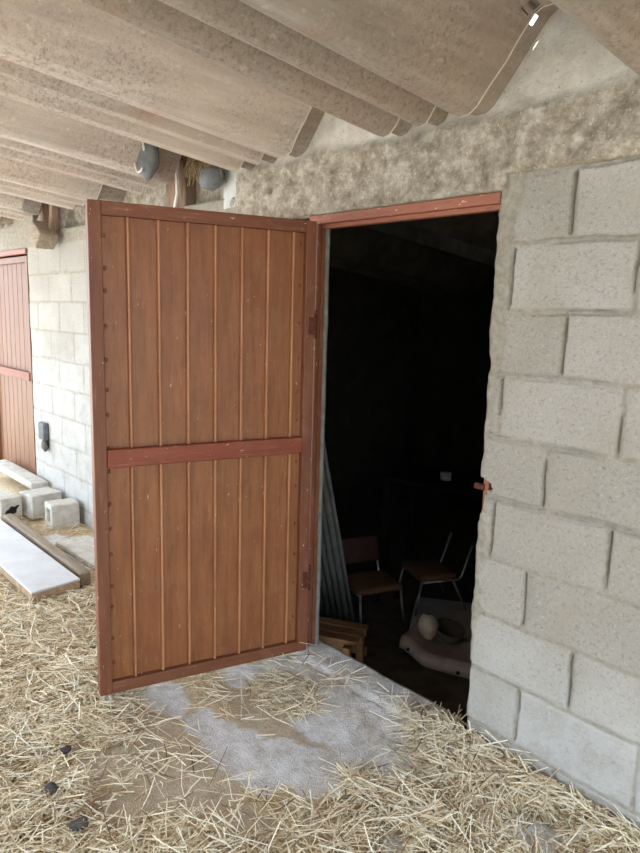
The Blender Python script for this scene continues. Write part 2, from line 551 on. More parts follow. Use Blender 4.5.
def build_field(name, xs, zs, hfun, keep, mat, warp=None, back=.2):
    X, Z = np.meshgrid(xs, zs)
    h, mask = hfun(X, Z)
    if warp is not None: X, Z = warp(X, Z)
    nx, nz = len(xs), len(zs)
    verts = np.stack([X, -h, Z], -1).reshape(-1, 3)
    I = np.arange(nx * nz).reshape(nz, nx)
    Xc = (X[:-1, :-1] + X[1:, 1:]) / 2; Zc = (Z[:-1, :-1] + Z[1:, 1:]) / 2
    K = keep(Xc, Zc)
    q = np.stack([I[:-1, :-1], I[:-1, 1:], I[1:, 1:], I[1:, :-1]], -1)[K]
    # boundary skirt back to the inner face
    faces = q.tolist()
    cnt = {}
    for f in faces:
        for a, b in zip(f, f[1:] + f[:1]):
            cnt[(a, b)] = 1
    bnd = [(a, b) for (a, b) in cnt if (b, a) not in cnt]
    used = {}
    vl = verts.tolist(); ml = mask.reshape(-1, mask.shape[-1]).tolist()
    for a, b in bnd:
        for v in (a, b):
            if v not in used:
                used[v] = len(vl); vl.append([vl[v][0], back, vl[v][2]]); ml.append(ml[v])
        faces.append([b, a, used[a], used[b]])
    # drop unused vertices
    fu = sorted({v for f in faces for v in f}); re = {v: i for i, v in enumerate(fu)}
    vl = [vl[v] for v in fu]; ml = [ml[v] for v in fu]; faces = [tuple(re[v] for v in f) for f in faces]
    o = mesh_np(name, np.array(vl), faces, mat, smooth=True, attrs={'mask': np.array(ml)})
    return o


# right wall
def h_right(X, Z):
    h, m, k = wallfield(X, Z, JR, False)
    # cement smeared along the doorway edge
    w = np.interp(Z, [.0, .45, .55, .62, .72, .8, .9, 1.0, 1.12, 1.2, 1.38, 1.45, 1.6, 1.75, 1.9, 2.0],
                  [.0, .0, .02, .045, .018, .05, .035, .03, .0, .02, .028, .055, .05, .045, .075, .085])
    w = w + .012 * fbm(X * 12, Z * 16, 41, 3)
    e = sstep(.006, -.006, (X - EDGE_X) - w)
    h = h * (1 - e) + e * (.005 + .003 * fbm(X * 18, Z * 18, 43, 3))
    h = h - .006 * np.exp(-(((X - EDGE_X) - w - .004) / .004) ** 2) * (.5 + .5 * fbm(X * 6, Z * 11, 44, 2))
    m[..., 0] *= (1 - e)
    lw = sstep(.62, .40, Z + .06 * fbm(X * 5, Z * 5, 50, 3)) * .35
    b9 = (k == 9) & (X > JR[9][np.argmin(np.abs(JR[9] - at_y(515, 715).x))])
    lw = np.where(b9, .62, lw) * (.3 + .7 * m[..., 0])
    m[..., 2] = lw * (1 - e)
    # round the arris of the jamb and top transition
    h = h - .014 * sstep(.014, 0, X - EDGE_X)
    return h, m


def keep_right(X, Z):
    k = Z < 2.012
    notch = ((Z > .905) & (Z < 1.06) & (X < EDGE_X + np.interp(Z, [.905, .95, 1.0, 1.018, 1.02, 1.045, 1.06], [.0, .020, .026, .030, .052, .044, .010])))
    return k & ~notch


def warp_right(X, Z):
    f = sstep(.05, 0, X - EDGE_X)
    return X + f * (.010 * fbm(X * 0 + 3, Z * 14, 61, 3)), Z


xs = np.concatenate([np.arange(EDGE_X, .17, .0045), np.arange(.2, 3.2, .05)])
wall_right = build_field('wall_right', xs, np.arange(-.02, 2.02, .0045), h_right, keep_right, M_wall, warp_right)
tag(wall_right, kind='structure')


# rough tie beam over the door with the fillings under the roof waves
def h_beam(X, Z):
    low = sstep(2.215, 2.165, Z + .022 * fbm(X * 5, Z * 5, 71, 3))
    band = low * (.016 + .009 * fbm(X * 9, Z * 14, 72, 4) + .005 * fbm(X * 40, Z * 40, 74, 3))
    smooth = (1 - low) * (.002 + .006 * fbm(X * 5, Z * 5, 76, 3))
    h = band + smooth
    right = sstep(-.53, -.50, X)
    h = h - right * .012 * sstep(2.03, 1.995, Z) 
    pit = np.clip(fbm(X * 26, Z * 26, 79, 3) - .25, 0, 1) * .03 * low
    h = h - pit
    return h + .004, np.stack([1 - low, low, low * 0], -1)


def keep_beam(X, Z):
    return (Z < roof_z(X, 0) + .05) & ((Z > 1.999) | (X < EDGE_X + .035)) & (X > -1.955)


xs = np.concatenate([np.arange(-1.96, .17, .0075), np.arange(.2, 3.2, .05)])
beam = build_field('wall_upper', xs, np.arange(LINTEL, 2.49, .0075), h_beam, keep_beam, M_rend)
tag(beam, kind='structure')


# left wall, whitewashed blocks
def h_left(X, Z):
    h, m, k = wallfield(X, Z, JL, True)
    m[..., 2] = np.clip(sstep(1.75, 1.0, Z + .25 * fbm(X * 3, Z * 3, 81, 3)) * .5 + .12, 0, 1) * (.35 + .65 * m[..., 0])
    m[..., 2] *= sstep(-2.2, -2.6, X)
    top = sstep(1.985, 2.01, Z)
    m[..., 0] *= 1 - top
    m[..., 2] *= 1 - top
    h = h * .8 + top * .006 * fbm(X * 10, Z * 10, 83, 3)
    return h, m


D2R, D2L = -4.655, -5.62


def keep_left(X, Z):
    opening = (X < D2R) & (X > D2L) & (Z < 1.99)
    return ~opening & (Z < roof_z(X, 0) + .016) & ((Z < 2.08) | (X < -4.2))


xs = np.concatenate([np.arange(-9.0, -5.7, .1), np.arange(-5.66, -4.9, .04), np.arange(-4.87, -2.6, .012), np.arange(-2.58, -1.535, .03)])
wall_left = build_field('wall_left', xs, np.concatenate([np.arange(-.02, .2, .05), np.arange(.2, 2.12, .012), np.arange(2.13, 2.45, .03)]), h_left, keep_left, M_wall)
tag(wall_left, kind='structure')

# plaster lip behind the left jamb of the doorway, with the wavy squeezed edge
bm = bmesh.new()
prev = None
zz = np.linspace(.10, 1.945, 70)
for z in zz:
    xr = -1.392 + .004 * float(fbm(np.array([1.3]), np.array([z * 11.]), 90, 3)[0])
    ring = [bm.verts.new(q) for q in ((-1.6, .036, z), (xr - .008, .036, z), (xr, .044, z), (xr - .006, .056, z), (-1.6, .06, z))]
    if prev:
        for a in range(5): bm.faces.new((prev[a], prev[(a + 1) % 5], ring[(a + 1) % 5], ring[a]))
    else: bm.faces.new(ring[::-1])
    prev = ring
bm.faces.new(prev)
lip = obj('trim_3', bm, M_lip, smooth=True); tag(lip, kind='structure')

# ---------------- store room behind the wall (shell coloured dark, its shade put into the walls)
RX0, RX1, RY1, RZ = -3.9, 0.9, 3.6, -.30
bm = bmesh.new()
def quad(bm, a, b, c, d):
    bm.faces.new([bm.verts.new(q) for q in (a, b, c, d)])
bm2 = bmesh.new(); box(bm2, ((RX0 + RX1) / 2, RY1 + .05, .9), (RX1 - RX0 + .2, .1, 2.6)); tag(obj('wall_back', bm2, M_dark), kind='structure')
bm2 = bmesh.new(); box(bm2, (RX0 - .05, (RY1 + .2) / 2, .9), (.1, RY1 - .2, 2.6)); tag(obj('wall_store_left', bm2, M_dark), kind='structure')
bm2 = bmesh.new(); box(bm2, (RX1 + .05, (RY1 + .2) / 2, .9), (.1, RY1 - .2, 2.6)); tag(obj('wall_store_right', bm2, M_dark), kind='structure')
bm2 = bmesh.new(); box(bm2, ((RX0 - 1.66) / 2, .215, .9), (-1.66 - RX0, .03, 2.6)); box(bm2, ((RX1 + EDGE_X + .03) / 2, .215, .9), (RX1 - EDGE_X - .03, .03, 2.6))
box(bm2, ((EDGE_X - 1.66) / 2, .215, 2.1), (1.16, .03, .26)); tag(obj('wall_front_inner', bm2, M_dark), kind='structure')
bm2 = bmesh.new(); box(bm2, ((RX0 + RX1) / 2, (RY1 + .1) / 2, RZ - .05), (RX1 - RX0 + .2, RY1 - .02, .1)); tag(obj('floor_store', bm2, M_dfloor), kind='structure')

# ------------------------------------------------------------------ ground
def blob(X, Y, px, py, rx, ry, seed, z=.1):
    c = at_z(px, py, z)
    d = np.sqrt(((X - c.x) / rx) ** 2 + ((Y - c.y) / ry) ** 2) + .6 * fbm(X * 9, Y * 9, seed, 5)
    return sstep(1.0, .8, d)


def bare(X, Y):
    b = np.zeros_like(X)
    for i, (px, py, rx, ry) in enumerate([(165, 697, .20, .10), (245, 674, .20, .10), (245, 752, .22, .11), (360, 735, .34, .20), (300, 765, .22, .10),
                                          (395, 846, .07, .06), (545, 848, .16, .08), (205, 725, .12, .09), (70, 548, .45, .10)]):
        b = np.maximum(b, blob(X, Y, px, py, rx, ry, 100 + i))
    return b


def thin(X, Y):
    b = np.zeros_like(X)
    for i, (px, py, rx, ry) in enumerate([(120, 782, .32, .13), (200, 775, .34, .13), (165, 735, .30, .14), (290, 720, .3, .2), (440, 690, .3, .1)]):
        b = np.maximum(b, blob(X, Y, px, py, rx, ry, 120 + i))
    return b


def ground_z(X, Y):
    X = np.asarray(X, float); Y = np.asarray(Y, float)
    z = .088 + .010 * fbm(X * 2.2, Y * 2.2, 130, 3) + .0035 * fbm(X * 14, Y * 14, 131, 3)
    z = z + .05 * sstep(-3.95, -4.7, X) * sstep(-.6, -.1, Y)
    z = z + .022 * np.exp(-(((Y + .02) / .10) ** 2)) * sstep(-.72, -.6, X)
    return z


gx = np.concatenate([np.arange(-8, -5, .1), np.arange(-5, -2.4, .03), np.arange(-2.4, .2, .014), np.arange(.2, 3.1, .1)])
gy = np.concatenate([np.arange(-4.0, -2.0, .1), np.arange(-2.0, .04, .014), [.05, .06]])
X, Y = np.meshgrid(gx, gy)
B = np.maximum(bare(X, Y), sstep(-1.7, -1.9, Y)); T = thin(X, Y)  # floor out of view made pale cement to whiten the light it bounces
Zg = ground_z(X, Y) - .006 * (1 - B) * 0
I = np.arange(X.size).reshape(X.shape)
fq = np.stack([I[:-1, :-1], I[:-1, 1:], I[1:, 1:], I[1:, :-1]], -1).reshape(-1, 4)
msk = np.stack([np.maximum(B, T * .25), np.clip(1 - B - .6 * T, 0, 1), B * 0], -1).reshape(-1, 3)
floor = mesh_np('floor', np.stack([X, Y, Zg], -1).reshape(-1, 3), fq, M_ground, attrs={'mask': msk}); tag(floor, kind='structure')

# unseen yard outside the shed: pale left, dark front, toned to shape bounced light
bm2 = bmesh.new(); box(bm2, (0, 0, -.02), (120, 120, .1), None)
yard = None
bm2.free()
bm2 = bmesh.new()
box(bm2, (-34, 28, .03), (52, 64, .1)); box(bm2, (-34, -32, .03), (52, 56, .1))
tag(obj('ground', bm2, M_dirt), kind='structure')
bm2 = bmesh.new(); box(bm2, (26, -32, .03), (68, 56, .1)); box(bm2, (31.6, 28, .03), (56.8, 64, .1))
tag(obj('ground_front', bm2, M_earth), kind='structure')

bm2 = bmesh.new(); box(bm2, (1.0, -4.55, 1.3), (3.4, .16, 2.56))  # unseen wall added to keep sun and sky off the right side
tag(obj('added_shade_wall', bm2, M_block), kind='structure')

# threshold slab of the store
def slab_mesh():
    xs = np.arange(-1.50, -.655, .011); ys = np.arange(-.50, .085, .011)
    X, Y = np.meshgrid(xs, ys)
    rise = sstep(-.46, .02, Y)
    z = .060 + .062 * rise + .006 * fbm(X * 6, Y * 6, 140, 4)
    crack = np.exp(-(((Y + .065 + .02 * fbm(X * 7, Y * 0, 141, 3)) / .008) ** 2))
    z = z + .010 * sstep(-.085, -.05, Y + .02 * fbm(X * 7, Y * 0, 141, 3)) - .012 * crack
    z = z + .003 * fbm(X * 30, Y * 30, 143, 2)
    endr = sstep(-.655, -.72, X + .03 * fbm(X * 3, Y * 9, 145, 3))
    z = z * endr + (.03) * (1 - endr)
    Y2 = Y + .012 * fbm(X * 6, Y * 0 + 2, 147, 3) * sstep(0, .08, Y)
    n, m = X.shape
    verts = np.stack([X, Y2, z], -1).reshape(-1, 3).tolist()
    I = np.arange(n * m).reshape(n, m)
    faces = np.stack([I[:-1, :-1], I[:-1, 1:], I[1:, 1:], I[1:, :-1]], -1).reshape(-1, 4).tolist()
    ring = list(I[0, :]) + list(I[1:, -1]) + list(I[-1, -2::-1]) + list(I[-2:0:-1, 0])
    low = []
    for v in ring:
        low.append(len(verts)); p = verts[v]; verts.append([p[0], p[1], -.32 if p[1] > -.0 else .0])
    for k in range(len(ring)):
        k2 = (k + 1) % len(ring)
        faces.append([int(ring[k2]), int(ring[k]), low[k], low[k2]])
    return verts, [tuple(f) for f in faces]


sv, sf = slab_mesh()
slab = mesh_np('floor_threshold', np.array(sv), sf, M_slab); tag(slab, kind='structure')
# fill between slab and right wall, under the straw
bm2 = bmesh.new(); box(bm2, (-.60, .02, -.10), (.14, .12, .40)); tag(obj('floor_threshold_end', bm2, M_slab), kind='structure')


def top_z(x, y):
    z = ground_z(x, y)
    inside = (x > -1.5) & (x < -.7) & (y > -.5) & (y < .08)
    return np.where(inside, np.maximum(z, .060 + .064 * sstep(-.46, .02, y)), z)


# ------------------------------------------------------------------ straw (stuff)
def straw(N, xr, yr, lens, wid, seed, dens, pile):
    r = np.random.default_rng(seed)
    pts = []
    x = r.uniform(*xr, N * 6); y = r.uniform(*yr, N * 6)
    d = dens(x, y)
    k = r.uniform(0, 1, N * 6) < d
    x, y = x[k][:N], y[k][:N]
    n = len(x)
    L = r.uniform(*lens, n) * np.where(r.uniform(0, 1, n) < .15, 1.6, 1)
    W = r.uniform(*wid, n)
    yaw = r.uniform(0, 2 * np.pi, n)
    pit = r.normal(0, .16, n)
    lay = r.uniform(0, 1, n)
    hgt = pile(x, y) * lay
    cx = np.stack([x, y, top_z(x, y) + .003 + hgt + np.abs(np.sin(pit)) * L * .35], -1)
    dirv = np.stack([np.cos(yaw) * np.cos(pit), np.sin(yaw) * np.cos(pit), np.sin(pit)], -1)
    side = np.stack([-np.sin(yaw), np.cos(yaw), np.zeros(n)], -1)
    upv = np.cross(dirv, side)
    sag = r.normal(0, .05, n) * L
    sag2 = r.normal(0, .06, n) * L
    # keep stalks on this side of the wall plane
    rings = []
    for t, ww in ((-.5, .8), (0, 1.0), (.5, .75)):
        c = cx + dirv * (L * t)[:, None] + side * (sag2 * (1 - 4 * t * t))[:, None] + upv * (sag * (1 - 4 * t * t))[:, None] * .6
        far = c[:, 1] > -.012
        inside_door = (c[:, 0] > -1.35) & (c[:, 0] < -.62)
        c[:, 1] = np.where(far & ~inside_door, -.012 - r.uniform(0, .01, n), c[:, 1])
        c[:, 2] = np.maximum(c[:, 2], top_z(c[:, 0], c[:, 1]) + .001)
        for a in (0, 2 * np.pi / 3, 4 * np.pi / 3):
            rings.append(c + side * (np.cos(a) * W * ww / 2)[:, None] + upv * (np.sin(a) * W * ww * .35)[:, None])
    V = np.stack(rings, 1)     # n,9,3
    f = []
    for s in (0, 3):
        for a in range(3):
            b = (a + 1) % 3
            f.append((s + a, s + b, s + 3 + b, s + 3 + a))
    f = np.array(f)
    faces = (np.arange(n)[:, None, None] * 9 + f[None]).reshape(-1, 4)
    tone = np.clip(r.normal(.58, .27, n), 0, 1)
    ca, cb = np.array(srgb(172, 148, 110)), np.array(srgb(255, 243, 216))
    col = ca + (cb - ca) * tone[:, None]
    pale = r.uniform(0, 1, n) < .28
    col[pale] = np.array(srgb(252, 246, 228)) * r.uniform(.85, 1.0, (pale.sum(), 1))
    g = (r.uniform(0, 1, n) < .10)
    col[g] = np.array(srgb(120, 88, 56)) * r.uniform(.7, 1.2, (g.sum(), 1))
    return V.reshape(-1, 3), faces, np.repeat(col, 9, 0)


def dens_main(x, y):
    b = bare(x, y); t = thin(x, y)
    d = np.clip(1 - 1.0 * b, .02, 1) * np.clip(1 - .86 * t, .05, 1)
    d = d * (.55 + .45 * sstep(-.25, .25, fbm(x * 3.2, y * 3.2, 150, 3)))
    # under the door and on the ramp it is sparse
    sp = sstep(-1.75, -1.62, x) * sstep(-.62, -.95, x) * sstep(-.78, -.62, y)
    patch = blob(x, y, 285, 693, .17, .10, 160, .11)
    d = d * (1 - .82 * sp) + patch * .55
    d = d * np.where((x > -.72) & (y > -.2), 1.2, 1)
    d = d * np.where((y > -.30) & (x < -3.1), .25, 1)
    d = np.where((x < -2.66) & (x > -4.4) & (y < -.37) & (y > -.76), 0, d)
    d = np.where((y > .0) & ~((x > -.72) & (x < -.60) & (y < .05)), 0, d)
    return d


def pile_main(x, y):
    a = .022 + .02 * sstep(0, .5, fbm(x * 2, y * 2, 170, 2))
    c = at_z(75, 680, .1)
    a = a + .075 * np.exp(-(((x - c.x) / .14) ** 2 + ((y - c.y) / .12) ** 2))
    a = a + .03 * np.exp(-((y + .06) / .10) ** 2) * sstep(-.75, -.6, x)
    a = a * np.clip(1 - .8 * bare(x, y), .1, 1)
    return a


parts = [straw(13000, (-1.9, .12), (-1.6, .04), (.03, .15), (.0024, .0062), 1, dens_main, pile_main),
         straw(9000, (-2.7, -1.1), (-1.55, -.2), (.03, .15), (.0024, .006), 2, dens_main, pile_main),
         straw(6500, (-4.6, -2.4), (-1.6, -.05), (.04, .14), (.003, .006), 3, dens_main, pile_main),
         straw(6000, (-.75, .12), (-.45, .03), (.04, .17), (.0024, .0062), 4, dens_main, pile_main)]
off = 0; VV, FF, CC = [], [], []
for v, f, c in parts:
    VV.append(v); FF.append(f + off); CC.append(c); off += len(v)
st = mesh_np('straw', np.concatenate(VV), np.concatenate(FF), M_straw, smooth=False, attrs={'tint': np.concatenate(CC)})
tag(st, 'loose pale straw scattered over the barn floor', 'straw', kind='stuff')

# ------------------------------------------------------------------ the open red door
HX, HY, TH, DW, DZ0, DZ1 = -1.399, -.03, -.24297, .8589, .1434, 1.9265
door = thing('metal_door', 'large rust-brown ribbed metal door swung wide open over the straw', 'door', (HX, HY, DZ0), math.atan2(-math.cos(TH), math.sin(TH)), kind='thing')
DH = DZ1 - DZ0


def door_panel(ribs, w, z0, z1, rib_w=.008, rib_h=.015):
    pr = [(0.02, 0)]
    for u in sorted(ribs):
        pr += [(u - rib_w, 0), (u - rib_w * .55, rib_h * .85), (u - rib_w * .2, rib_h), (u + rib_w * .2, rib_h), (u + rib_w * .55, rib_h * .85), (u + rib_w, 0)]
    pr.append((w - .02, 0))
    bm = bmesh.new()
    f0 = []; f1 = []
    for (u, v) in pr:
        f0.append([bm.verts.new((u, v, z)) for z in (z0, z1)])
        f1.append([bm.verts.new((u, v - .003 if v == 0 else v - .003, z)) for z in (z0, z1)])
    for i in range(len(pr) - 1):
        bm.faces.new((f0[i][0], f0[i + 1][0], f0[i + 1][1], f0[i][1]))
        bm.faces.new((f1[i][0], f1[i][1], f1[i + 1][1], f1[i + 1][0]))
        bm.faces.new((f0[i][0], f1[i][0], f1[i + 1][0], f0[i + 1][0]))
        bm.faces.new((f0[i][1], f0[i + 1][1], f1[i + 1][1], f1[i][1]))
    return bm


ribs = [.092, .198, .304, .408, .513, .618, .724]
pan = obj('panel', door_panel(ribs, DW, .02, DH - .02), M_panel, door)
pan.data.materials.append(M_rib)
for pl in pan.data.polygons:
    if pl.center.y > .011 and pl.normal.y > .3: pl.material_index = 1  # rib crests lighter: worn paint plus a highlight put into the colour


def bar(name, c, size, mat, parent, bevel=.003):
    bm = bmesh.new(); box(bm, c, size, None, bevel); return obj(name, bm, mat, parent)


# perimeter frame: two stiles and two rails
def stile(u0, u1):
    bm = bmesh.new()
    box(bm, ((u0 + u1) / 2, .001, DH / 2), (u1 - u0, .048, DH), None, .003)
    return bm
sb = stile(DW - .045, DW)
for z in np.linspace(.12, DH - .1, 16):
    if abs(z - .9) < .05: continue
    bmesh.ops.create_uvsphere(sb, u_segments=8, v_segments=5, radius=.0065, matrix=Matrix.Translation((DW - .056, .001, z + random.uniform(-.02, .02))) @ Matrix.Diagonal((1, .7, 1.3, 1)))
obj('stile', sb, M_stile, door)
sb = stile(0, .043)
for z in np.linspace(.15, DH - .1, 12):
    if abs(z - .9) < .05: continue
    bmesh.ops.create_uvsphere(sb, u_segments=8, v_segments=5, radius=.006, matrix=Matrix.Translation((.056, .001, z + random.uniform(-.02, .02))) @ Matrix.Diagonal((1, .7, 1.3, 1)))
obj('stile', sb, M_stile, door)
bar('top_rail', (DW / 2, .001, DH - .023), (DW - .088, .0475, .046), M_stile_h, door)
bar('bottom_rail', (DW / 2, .001, .023), (DW - .088, .0475, .046), M_stile_h, door)
bar('cross_bar', (.43, .018, 1.045 - DZ0), (.765, .034, .066), M_rail, door, .004)
for z in (.32, 1.38):
    bm = bmesh.new(); tube(bm, [(-.006, .018, z - .05), (-.006, .018, z + .05)], .0085, 10)
    hg = obj('hinge', bm, M_rust, door, True)
    bm = bmesh.new(); box(bm, (.012, .0265, z), (.03, .003, .07)); obj('hinge_leaf', bm, M_rust, hg)
    bm = bmesh.new(); bmesh.ops.create_uvsphere(bm, u_segments=10, v_segments=6, radius=.010, matrix=Matrix.Translation((-.006, .018, z + .053))); obj('hinge_pin', bm, M_rust, hg, True)

# red steel frame round the doorway
fr = thing('trim_1', None, None, (0, 0, 0), kind='structure')
bm = bmesh.new(); box(bm, (-1.012, .012, 1.938), (.888, .034, .034), None, .003); box(bm, (-1.012, .030, 1.914), (.888, .03, .018), None, .002)
tag(obj('frame_head', bm, M_frame, fr), kind='structure')
bm = bmesh.new(); box(bm, (-1.424, .006, 1.03), (.040, .020, 1.79), None, .003); box(bm, (-1.413, .024, 1.03), (.03, .018, 1.79), None, .002)
tag(obj('frame_jamb', bm, M_stile, fr), kind='structure')
bm = bmesh.new(); box(bm, (-.562, .028, 1.03), (.02, .03, 1.79), None, .003)
tag(obj('frame_jamb', bm, M_frame, fr), kind='structure')
lp = at_y(478.5, 486, .01)
bm = bmesh.new(); tube(bm, [(lp.x - .012, .012, lp.z), (lp.x + .022, .012, lp.z)], .011, 10)
tag(obj('latch_bolt', bm, M_rust, fr, True), kind='structure')

# ------------------------------------------------------------------ the second, closed door far down the wall
d2 = thing('metal_door', 'distant red metal door standing shut in the whitewashed block wall', 'door', (D2R - .02, .03, .17), 0, kind='thing')
W2 = 0.93
pr = [-.10 - .105 * i for i in range(8)]
bm = bmesh.new(); box(bm, (-W2 / 2, .0, .88), (W2 - .02, .006, 1.74))
for u in pr: box(bm, (u, -.003, .88), (.006, .003, 1.70))
obj('panel', bm, M_door2, d2)
bar('stile', (-.022, -.012, .88), (.044, .034, 1.78), M_door2, d2)
bar('stile', (-W2 + .022, -.012, .88), (.044, .034, 1.78), M_door2, d2)
bar('top_rail', (-W2 / 2, -.012, 1.747), (W2 - .09, .0335, .046), M_door2, d2)
bar('bottom_rail', (-W2 / 2, -.012, .023), (W2 - .09, .0335, .046), M_door2, d2)
bar('cross_bar', (-W2 / 2, -.026, .862), (W2 - .06, .022, .066), M_rail, d2)
fr2 = thing('trim_2', None, None, kind='structure')
tag(bar('frame_head', ((D2R + D2L) / 2, .01, 1.972), (D2R - D2L, .05, .036), M_frame, fr2), kind='structure')
tag(bar('frame_jamb', (D2R - .010, .05, 1.06), (.02, .06, 1.80), M_frame, fr2), kind='structure')
tag(bar('frame_jamb', (D2L + .008, .05, 1.06), (.016, .06, 1.80), M_frame, fr2), kind='structure')
bm2 = bmesh.new(); box(bm2, ((D2R + D2L) / 2, .13, 1.0), (D2R - D2L, .06, 1.98)); tag(obj('wall_door_backing', bm2, M_dark), kind='structure')


# ------------------------------------------------------------------ rough lumps
def rough_box(size, seed, amp=.006, cuts=5, bev=.012):
    bm = bmesh.new(); box(bm, (0, 0, size[2] / 2), size, None, bev, 2)
    bmesh.ops.subdivide_edges(bm, edges=bm.edges[:], cuts=cuts, use_grid_fill=True)
    vs = list(bm.verts); co = np.array([v.co for v in vs])
    n = np.stack([fbm(co[:, 1] * 9 + seed, co[:, 2] * 9, seed), fbm(co[:, 0] * 9 + seed, co[:, 2] * 9, seed + 1), fbm(co[:, 0] * 9, co[:, 1] * 9 + seed, seed + 2)], -1) * amp
    for v, d in zip(vs, n.tolist()): v.co += Vector(d)
    return bm


def stone_bm(sx, sy, sz, seed, sub=3, amp=.25):
    bm = bmesh.new(); bmesh.ops.create_icosphere(bm, subdivisions=sub, radius=1)
    vs = list(bm.verts); co = np.array([v.co.normalized() for v in vs])
    n = 1 + amp * fbm(co[:, 0] * 1.6 + seed, co[:, 1] * 1.6 + co[:, 2] * 2.1, seed, 3)
    for v, p, k in zip(vs, co.tolist(), n.tolist()): v.co = Vector((p[0] * sx * k, p[1] * sy * k, p[2] * sz * k))
    return bm


def gz(x, y): return float(ground_z(np.array([x]), np.array([y]))[0])


def rest(o, z):
    """let the lowest vertex of a single-mesh thing touch z"""
    lo = min((o.rotation_euler.to_matrix() @ v.co).z for v in o.data.vertices)
    o.location.z = z - lo


# hollow blocks at the foot of the whitewashed wall
def hollow_block(name, label, loc, rz, size, seed, hole_face):
    root = thing(name, label, 'concrete block', loc, rz, 'loose concrete blocks by the far wall')
    sx, sy, sz = size
    bm = bmesh.new()
    t = .035
    box(bm, (0, sy / 2 - t / 2, sz / 2), (sx, t, sz), None, .008); box(bm, (0, -sy / 2 + t / 2, sz / 2), (sx, t, sz), None, .008)
    box(bm, (0, 0, t / 2), (sx - .002, sy - t, t), None, .006); box(bm, (0, 0, sz - t / 2), (sx - .002, sy - t, t), None, .006)
    box(bm, (0, 0, sz / 2), (sx * (.985 if hole_face else .5), sy - t, sz - t))
    for v in bm.verts:
        v.co += Vector((float(vn(np.array([v.co.y * 30]), np.array([v.co.z * 30]), seed)[0]), float(vn(np.array([v.co.x * 30]), np.array([v.co.z * 30]), seed + 1)[0]), float(vn(np.array([v.co.x * 30]), np.array([v.co.y * 30]), seed + 2)[0]))) * .003
    obj('shell', bm, M_block, root)
    return root


a = at_z(46.5, 524, .13); b = at_z(76, 525, .13)
bx = at_z(62, 527, .13)
hollow_block('concrete_block', 'small pale hollow block standing free just beside the open door, nearest of the far blocks', (-3.83, -.125, gz(-3.83, -.125)), math.radians(86), (.19, .15, .17), 5, 0)
hollow_block('concrete_block', 'pale concrete block without a hole at the end of the far door sill', (-4.15, -.155, gz(-4.15, -.155)), math.radians(97), (.22, .20, .17), 6, 1)
hb = hollow_block('concrete_block', 'concrete block with a dark broken hole in its face, under the far door', (-4.25, -.385, gz(-4.25, -.38)), math.radians(96), (.15, .30, .17), 7, 0)
bm = bmesh.new()  # black lens on the face paints the shade inside the hole
bmesh.ops.create_uvsphere(bm, u_segments=14, v_segments=8, radius=1)
for v in bm.verts: v.co = Vector((v.co.x * .10 * (1 + .25 * math.sin(5 * v.co.z + 1)), v.co.y * .008, v.co.z * .045 * (1 + .3 * math.sin(7 * v.co.x))))
bmesh.ops.transform(bm, matrix=Matrix.Translation((.0, -.151, .08)) @ Matrix.Rotation(-.5, 4, 'Y') @ Matrix.Scale(.55, 4), verts=bm.verts)
ho = obj('hole_shade_patch', bm, M_black, hb, True); ho['label'] = 'black patch for the shade in the broken hole'
# sill slab
bm = rough_box((.95, .13, .05), 12, .004, 3, .012)
sl = obj('door_sill', bm, M_block, None, True); sl.location = (-4.82, -.085, gz(-4.9, -.085) + .100)
tag(sl, 'long pale cement sill slab lying at the foot of the far door', 'sill')

# white board, plank, paving slab on the left
WB = thing('white_board', 'long white board lying flat on the straw left of the open door', 'board', (-3.35, -.61, .125), math.radians(-1))
WB.rotation_euler = (math.radians(3), math.radians(-.5), math.radians(-.8))
bm = bmesh.new(); box(bm, (0, 0, .034), (1.40, .25, .012), None, .004); obj('top_face', bm, M_white, WB)
bm = bmesh.new(); box(bm, (0, 0, .0065), (1.39, .245, .043), None, .004); obj('core', bm, M_boardside, WB)
gp = thing('grey_plank', 'weathered grey plank on edge behind the white board', 'plank', (-3.39, -.425, .10), math.radians(-1.0))
bm = rough_box((1.34, .06, .075), 15, .004, 6, .008); obj('beam', bm, M_grywood, gp, True)
bm = rough_box((.62, .22, .035), 16, .005, 4, .010)
ps = obj('paving_slab', bm, M_block, None, True); ps.location = (-3.15, -.20, gz(-3, -.13) - .002); ps.rotation_euler = (0, 0, .03)
tag(ps, 'flat pale slab on the ground between the grey plank and the wall', 'slab')

# small grey box on the far wall
jb = at_y(47, 434); 
J_ = thing('junction_box', 'small grey box with a torn lower half on the whitewashed wall', 'box', (jb.x, -.003, jb.z - .1))
bm = bmesh.new(); box(bm, (0, -.022, .125), (.11, .044, .13), None, .012); obj('cover', bm, M_greyplast, J_)
bm = bmesh.new(); box(bm, (.0, -.010, .035), (.09, .02, .07), None, .006); obj('back_plate', bm, M_dark, J_)
bm = stone_bm(.042, .022, .042, 31, 2, .4); bmesh.ops.transform(bm, matrix=Matrix.Translation((.012, -.022, .02)), verts=bm.verts); obj('torn_lining', bm, M_corr, J_, True)

# ------------------------------------------------------------------ clutter under the roof, top left
bm2 = bmesh.new(); box(bm2, (-2.52, .055, 2.24), (.19, .11, .40), None, .01); po = obj('trim_4', bm2, M_brownpost); tag(po, kind='structure')
bm2 = bmesh.new(); box(bm2, (-2.02, .06, 2.16), (.13, .12, .26), None, .012); tag(obj('trim_5', bm2, M_greycem), kind='structure')
bm2 = bmesh.new(); box(bm2, (-3.08, .12, 2.24), (2.3, .10, .48)); tag(obj('wall_left_top', bm2, M_rend), kind='structure')

